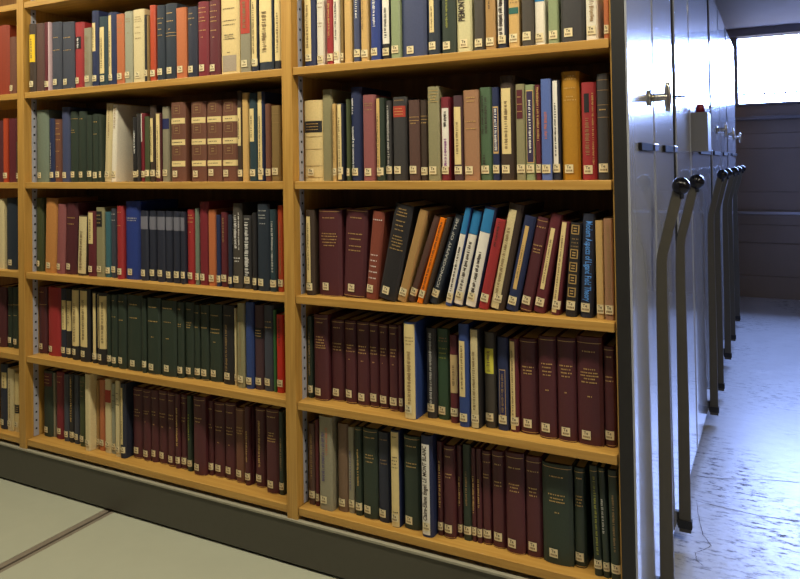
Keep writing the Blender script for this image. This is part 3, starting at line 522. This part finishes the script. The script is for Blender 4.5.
class Book:
    """local frame: x across the spine 0..t, y away from the viewer, z up"""
    def __init__(s, root, t, h, d, rgb, gain, flat, key, xoff):
        s.root, s.t, s.h, s.d, s.xo = root, t, h, d, xoff
        s.b = 0.0008 if flat else min(0.006, 0.16 * t)
        s.mat = mat('cloth_' + key, rgb, 0.55 if not flat else 0.4, 0.14, 180, bump=0.12, gain=gain, dist=0.0006)
        bt = min(0.003, 0.18 * t)
        n = 8; O = [(0, d)]; I = [(bt, d)]
        for k in range(n + 1):
            u = k / n; O.append((u * t, 0.004 + s.b - s.bulge(u))); I.append((bt + u * (t - 2 * bt), 0.0075 + s.b))
        O.append((t, d)); I.append((t - bt, d))
        bm = bmesh.new()
        lay = [[[bm.verts.new((x + xoff, y, z)) for x, y in L] for z in (0, h)] for L in (O, I)]
        (o0, o1), (i0, i1) = lay
        for k in range(len(O) - 1):
            bm.faces.new((o0[k], o0[k + 1], o1[k + 1], o1[k])); bm.faces.new((i0[k + 1], i0[k], i1[k], i1[k + 1]))
            bm.faces.new((o1[k], o1[k + 1], i1[k + 1], i1[k])); bm.faces.new((o0[k + 1], o0[k], i0[k], i0[k + 1]))
        for e in (0, -1): bm.faces.new((o0[e], o1[e], i1[e], i0[e]))
        me = to_mesh(bm, 'cover')
        link('cover', me, s.mat, root)
        e = 0.0015 if flat else 0.0035
        bm = bmesh.new(); add_box(bm, bt + 0.0002 + xoff, t - bt - 0.0002 + xoff, 0.008 + s.b, d - e, e, h - e)
        link('page_block', to_mesh(bm, 'page_block'), PAGES, root)
    def bulge(s, u): return s.b * (1 - (2 * u - 1) ** 2) + (0.004 if 0.0 < u < 1.0 else 0.0)
    def ys(s, u):
        u = min(0.999, max(0.001, u)); n = 8; k = min(n - 1, int(u * n)); f = u * n - k
        return 0.004 + s.b - ((1 - f) * s.bulge(k / n) + f * s.bulge((k + 1) / n))
    def strip(s, bm, u0, u1, z0, z1, off):
        cuts = [u0] + [k / 8 for k in range(1, 8) if u0 + 0.02 < k / 8 < u1 - 0.02] + [u1]
        L = [(bm.verts.new((u * s.t + s.xo, s.ys(u) - off, z0)), bm.verts.new((u * s.t + s.xo, s.ys(u) - off, z1))) for u in cuts]
        for a, b_ in zip(L, L[1:]): bm.faces.new((a[0], b_[0], b_[1], a[1]))
    def decal(s, name, u0, u1, z0, z1, m, off):
        u0, u1 = max(0.03, u0), min(0.97, u1)
        bm = bmesh.new(); s.strip(bm, u0, u1, max(0.001, z0), min(s.h - 0.001, z1), off)
        me = to_mesh(bm, name)
        o = link(name, me, m, s.root)
        return o
    def done(s, name, bm, m):
        if len(bm.verts): return link(name, to_mesh(bm, name), m, s.root)
        bm.free()

def flip_check(me): pass
# first pass: solve places
def solve_row(bay, row):
    zs = ZS[row]; out = []
    for fr, items in ROWS[(bay, row)]:
        ox, oy, sc = FRAMES[fr]
        for it in items:
            x0, x1, yt, key = it[:4]; feats = list(it[4:])
            f2 = lambda x, y: (ox + x / sc, oy + y / sc)
            ybv = next((f[1] for f in feats if f[0] == 'yb'), None)
            Y = 0.045 + rng.uniform(-0.008, 0.008)
            if row == 1 and bay == 'middle': Y = 0.018 + rng.uniform(-0.003, 0.003)
            if row == 3: Y = 0.036 + rng.uniform(-0.008, 0.008)
            if ybv is not None:
                p = f2((x0 + x1) / 2, ybv); Y = min(0.10, max(0.012, on_plane(p[0], p[1], 2, zs).y))
            Y = next((f[1] for f in feats if f[0] == 'Y'), Y)
            def at(px):
                y = proj((-1, Y, zs))[1]
                for _ in range(6):
                    P = on_plane(px, y, 1, Y); y = proj((P.x, Y, zs))[1]
                return P.x, y
            X0, yb0 = at(ox + x0 / sc); X1, yb1 = at(ox + x1 / sc)
            xt = next((f[1] for f in feats if f[0] == 'lean'), None)
            ytp = oy + yt / sc
            lx = (ox + xt / sc) if xt is not None else proj((X0, Y, zs + 0.25))[0]
            T = on_plane(lx, ytp, 1, Y)
            th = math.atan2(T.x - X0, T.z - zs) if xt is not None else 0.0
            if abs(th) < 0.012 and xt is None: th = 0.0
            h = math.hypot(T.x - X0, T.z - zs) if xt is not None else T.z - zs
            out.append(dict(X0=X0, X1=X1, Y=Y, h=h, th=th, key=key, feats=feats, fr=fr, px=(x0, x1, yt, (yb0 - oy) * sc, xt)))
    lo, hi = BAYS[('left', 'middle', 'right').index(bay)]
    clear = ZS[row - 1] - TH - zs - 0.012
    out.sort(key=lambda b: b['X0'])
    for i, b in enumerate(out):
        b['h'] = min(b['h'], clear)
        if bay != 'left' or b['X0'] > lo: b['X0'] = max(b['X0'], lo + 0.004)
        b['X1'] = min(b['X1'], hi - 0.003)
        if i and b['X0'] < out[i - 1]['X1'] + 0.0007:
            m = 0.5 * (b['X0'] + out[i - 1]['X1']); out[i - 1]['X1'] = m - 0.0004; b['X0'] = m + 0.0004
    for i in range(len(out) - 2, -1, -1):                    # leaning right: rest on the neighbour
        a, b = out[i], out[i + 1]
        if a['th'] > 0:
            z = min(a['h'], b['h'])
            need = a['X1'] + 0.0006 - b['X0'] + (math.tan(a['th']) - math.tan(max(0, b['th']))) * z
            if need > 0: a['X1'] -= min(need, 0.25 * (a['X1'] - a['X0']))
            a['th'] = max(0, min(a['th'], math.atan(math.tan(max(0, b['th'])) + (b['X0'] - a['X1'] - 0.0006) / z)))
    for i in range(1, len(out)):
        a, b = out[i - 1], out[i]
        if b['th'] < 0:
            z = min(a['h'], b['h']); b['th'] = min(0, max(b['th'], math.atan(math.tan(min(0, a['th'])) - (b['X0'] - a['X1'] - 0.0006) / z)))
    return out
FLATS = {'wht', 'crm', 'pink', 'gtan', 'tan', 'org', 'bor', 'ors', 'bred', 'gcrm', 'sage', 'gry', 'lgg', 'kha', 'brt', 'dtan', 'bgr', 'per'}
def build(b, bay, row, idx):
    rgb, words = PAL[b['key']]
    wh = b['X1'] - b['X0']; t = wh * math.cos(b['th']); h = b['h']; d = min(0.215, max(0.14, 0.70 * h)) * rng.uniform(0.96, 1.02)
    d = min(d, 0.283 - b['Y'])
    right = b['th'] > 0
    feats = b['feats']
    plates = [f for f in feats if f[0] == 'pl']
    if 'BANDS' in feats: ft = 'with cream bands'
    elif 'SQUARES' in feats: ft = 'with gilt squares'
    elif plates: ft = 'with ' + PCOL[plates[-1][1] if plates[0][1] == 'gol' and len(plates) > 1 else plates[0][1]][1] + ' label'
    elif any(f[0] == 'tx' for f in feats): ft = 'with lettered spine'
    elif any(f[0] == 'gl' and f[2] == 'g' for f in feats) or any(f[0] == 'ru' for f in feats): ft = 'with gilt lettering'
    else: ft = ''
    lead = 'thin ' if t < 0.016 else ('thick ' if t > 0.055 else ('leaning ' if abs(b['th']) > 0.1 else ''))
    label = f"{lead}{words} book {ft}, {ORD[idx]} from left, {ROWN[row]}, {bay} bay".replace(' ,', ',')
    root = empty('book', (b['X1'] if right else b['X0'], b['Y'], ZS[row] + 0.0004), label, 'book', f"books in the {ROWN[row]} of the {bay} bay")
    root.rotation_euler = (0, b['th'], 0)
    jit = random.Random(idx * 31 + row * 7); rgbj = rgb; key = b['key'] + str(row)
    B = Book(root, t, h, d, rgbj, GAIN[row], b['key'] in FLATS, key, -t if right else 0.0)
    x0, x1, yt, ybm, xt = b['px']
    def U(x, y): 
        l = x0 if xt is None else x0 + 0 * y
        return (x - l) / (x1 - x0)
    def Zv(y): return h * max(0.004, min(0.996, 1 - (y - yt) / (ybm - yt)))
    fl = []
    if 'BANDS' in feats:
        hh = ybm - yt
        for q in (0.20, 0.47, 0.74):
            fl.append(pl('crm', x0 + 1, x1 - 1, yt + hh * q, yt + hh * (q + 0.07), 0)); fl.append(gl(yt + hh * (q + 0.035), c='k'))
        for q in (0.09, 0.34, 0.61): fl.append(sq(x0 + 20, x1 - 20, yt + hh * (q - 0.055), yt + hh * (q + 0.055)))
    if 'SQUARES' in feats:
        hh = ybm - yt
        for q in (0.07, 0.33, 0.47, 0.60, 0.74, 0.88): fl.append(('sqg', x0 + 8, x1 - 8, yt + hh * (q - 0.05), yt + hh * (q + 0.05)))
        fl.append(gl(yt + hh * 0.17, yt + hh * 0.21, yt + hh * 0.25, c='d'))
    fl = [f for f in feats if isinstance(f, tuple)] + fl
    off = 0.0005; inks = {}
    def ink(c): return inks.setdefault(c, bmesh.new())
    plate_n = 0
    for f in fl:
        k = f[0]
        if k == 'pl':
            plate_n += 1
            u0, u1, za, zb = U(f[2], f[5]), U(f[3], f[5]), Zv(f[5]), Zv(f[4])
            B.decal('title_label', u0, u1, za, zb, plate_mat(f[1]), off + 0.0002 * plate_n)
            if f[6] == 1 and (zb - za) > 0.03:           # lettering running up the label
                c = 'w' if f[1] in ('blk', 'nav', 'prp', 'mar') else 'k'
                if f[1] in ('wrn', 'bge', 'crm', 'gol', 'red', 'yel', 'lem'): c = 'f'
                bm = ink(c); z = za + (zb - za) * jit.uniform(0.06, 0.2); ze = zb - (zb - za) * jit.uniform(0.08, 0.3); w = (u1 - u0)
                while z < ze:
                    l = jit.uniform(0.0012, 0.0028); a = 0.34 + jit.uniform(-0.06, 0.04); e = 0.62 + jit.uniform(-0.04, 0.06)
                    B.strip(bm, u0 + w * a, u0 + w * e, z, z + l, 0.0016); z += l + jit.choice((0.0012, 0.0014, 0.004))
            elif f[6] == 2:
                bm = ink('g')
                for q in (0.25, 0.5, 0.75):
                    u = u0 + (u1 - u0) * jit.uniform(0.12, 0.25)
                    while u < u1 - (u1 - u0) * 0.2:
                        w = jit.uniform(0.0015, 0.003) / t; B.strip(bm, u, u + w, za + (zb - za) * q - 0.0012, za + (zb - za) * q + 0.0012, 0.0016); u += w + 0.0012 / t
        elif k == 'gl':
            bm = ink(f[2])
            for iy, y in enumerate(f[1]):
                z = Zv(y); half = jit.uniform(0.2, 0.34)
                if iy == len(f[1]) - 1 and iy > 1 and y - f[1][iy - 1] > 30: half = 0.07
                u = 0.5 - half; hh = 0.0016
                while u < 0.5 + half:
                    w = jit.uniform(0.0014, 0.003) / t; B.strip(bm, u, min(0.96, u + w), z - hh, z + hh, 0.0013); u += w + jit.choice((0.0011, 0.0012, 0.003)) / t
        elif k == 'ru':
            bm = ink(f[2])
            for y in f[1]: z = Zv(y); B.strip(bm, 0.03, 0.97, z - 0.0007, z + 0.0007, 0.0010)
        elif k == 'vt':
            bm = ink(f[5]); u0, u1, za, zb = U(f[1], f[4]), U(f[2], f[4]), Zv(f[4]), Zv(f[3]); z = za; w = u1 - u0
            while z < zb:
                l = jit.uniform(0.0011, 0.0026); B.strip(bm, u0 + w * jit.uniform(0, 0.25), u1 - w * jit.uniform(0, 0.25), z, z + l, 0.0018); z += l + jit.choice((0.0012, 0.0013, 0.0015, 0.004))
        elif k == 'tx':
            V, P = text_mesh(f[1]); bm = ink(f[6]); u0, u1, za, zb = U(f[2], f[5]), U(f[3], f[5]), Zv(f[5]), Zv(f[4])
            vv = []
            for a, c in V:
                if f[7]: u, z = u0 + (u1 - u0) * c, zb - (zb - za) * a
                else: u, z = u1 - (u1 - u0) * c, za + (zb - za) * a
                vv.append(bm.verts.new((u * t + B.xo, B.ys(u) - 0.0016, z)))
            for p in P:
                try: bm.faces.new([vv[i] for i in p])
                except ValueError: pass
        elif k in ('sq', 'sqg'):
            bm = ink('g' if k == 'sqg' else 'd'); u0, u1, za, zb = U(f[1], f[4]), U(f[2], f[4]), Zv(f[4]), Zv(f[3]); du = 0.0012 / t * (2 if k == 'sqg' else 1); dz = 0.0012 * (2 if k == 'sqg' else 1)
            for a, c, e, g in ((u0, u1, za, za + dz), (u0, u1, zb - dz, zb), (u0, u0 + du, za, zb), (u1 - du, u1, za, zb)): B.strip(bm, a, c, e, g, 0.0012)
            m_ = (u0 + u1) / 2; zm = (za + zb) / 2; w = (u1 - u0) * 0.22
            B.strip(bm, m_ - w, m_ + w, zm - (zb - za) * 0.2, zm - (zb - za) * 0.08, 0.0012); B.strip(bm, m_ - w, m_ + w, zm + (zb - za) * 0.08, zm + (zb - za) * 0.2, 0.0012)
    NM = {'g': 'gilt_lettering', 'd': 'gilt_lettering', 's': 'silver_lettering', 'w': 'white_lettering', 'k': 'black_lettering', 'p': 'purple_lettering', 'b': 'blue_lettering', 'o': 'orange_lettering', 'y': 'green_lettering', 'v': 'violet_lettering', 'f': 'faint_lettering'}
    for c, bm in inks.items():
        lo_ = B.done(NM[c], bm, PRN[c])
        if lo_: lo_['kind'] = 'stuff'
    if NS not in feats and t > 0.006:                         # call number sticker near the foot
        w = min(0.0225, t * 0.92); zc_ = 0.0285 + jit.uniform(-0.003, 0.003); hs = 0.011
        free = max(0, t - w); xa = min(free - 0.0005, max(0.04 * t, free * jit.uniform(0.2, 0.45)))
        u0, u1 = xa / t, (xa + w) / t
        stk = B.decal('call_number_sticker', u0, u1, zc_ - hs, zc_ + hs, PAPER, 0.0022)
        bm = bmesh.new(); V, P = STICK; vv = []; uw = u1 - u0
        for a, c in V:
            u = u0 + uw * (0.22 + 0.5 * a); vv.append(bm.verts.new((u * t + B.xo, B.ys(u) - 0.0026, zc_ + 0.0008 + 0.0078 * c)))
        for p in P: bm.faces.new([vv[i] for i in p])
        pr = link('sticker_print', to_mesh(bm, 'sticker_print'), INK, stk); pr['kind'] = 'stuff'; bm = bmesh.new()
        u = u0 + uw * 0.16
        while u < u0 + uw * 0.8:
            w2 = uw * jit.uniform(0.08, 0.14); B.strip(bm, u, u + w2, zc_ - 0.0072, zc_ - 0.0022, 0.0026); u += w2 + uw * 0.05
        pr = link('sticker_number', to_mesh(bm, 'sticker_number'), PRN['f'], stk)
        pr['kind'] = 'stuff'
n_books = 0
for row in (1, 2, 3, 4, 5):
    for bay in ('left', 'middle', 'right'):
        for i, b in enumerate(solve_row(bay, row)):
            build(b, bay, row, i + 1); n_books += 1
print('books', n_books)
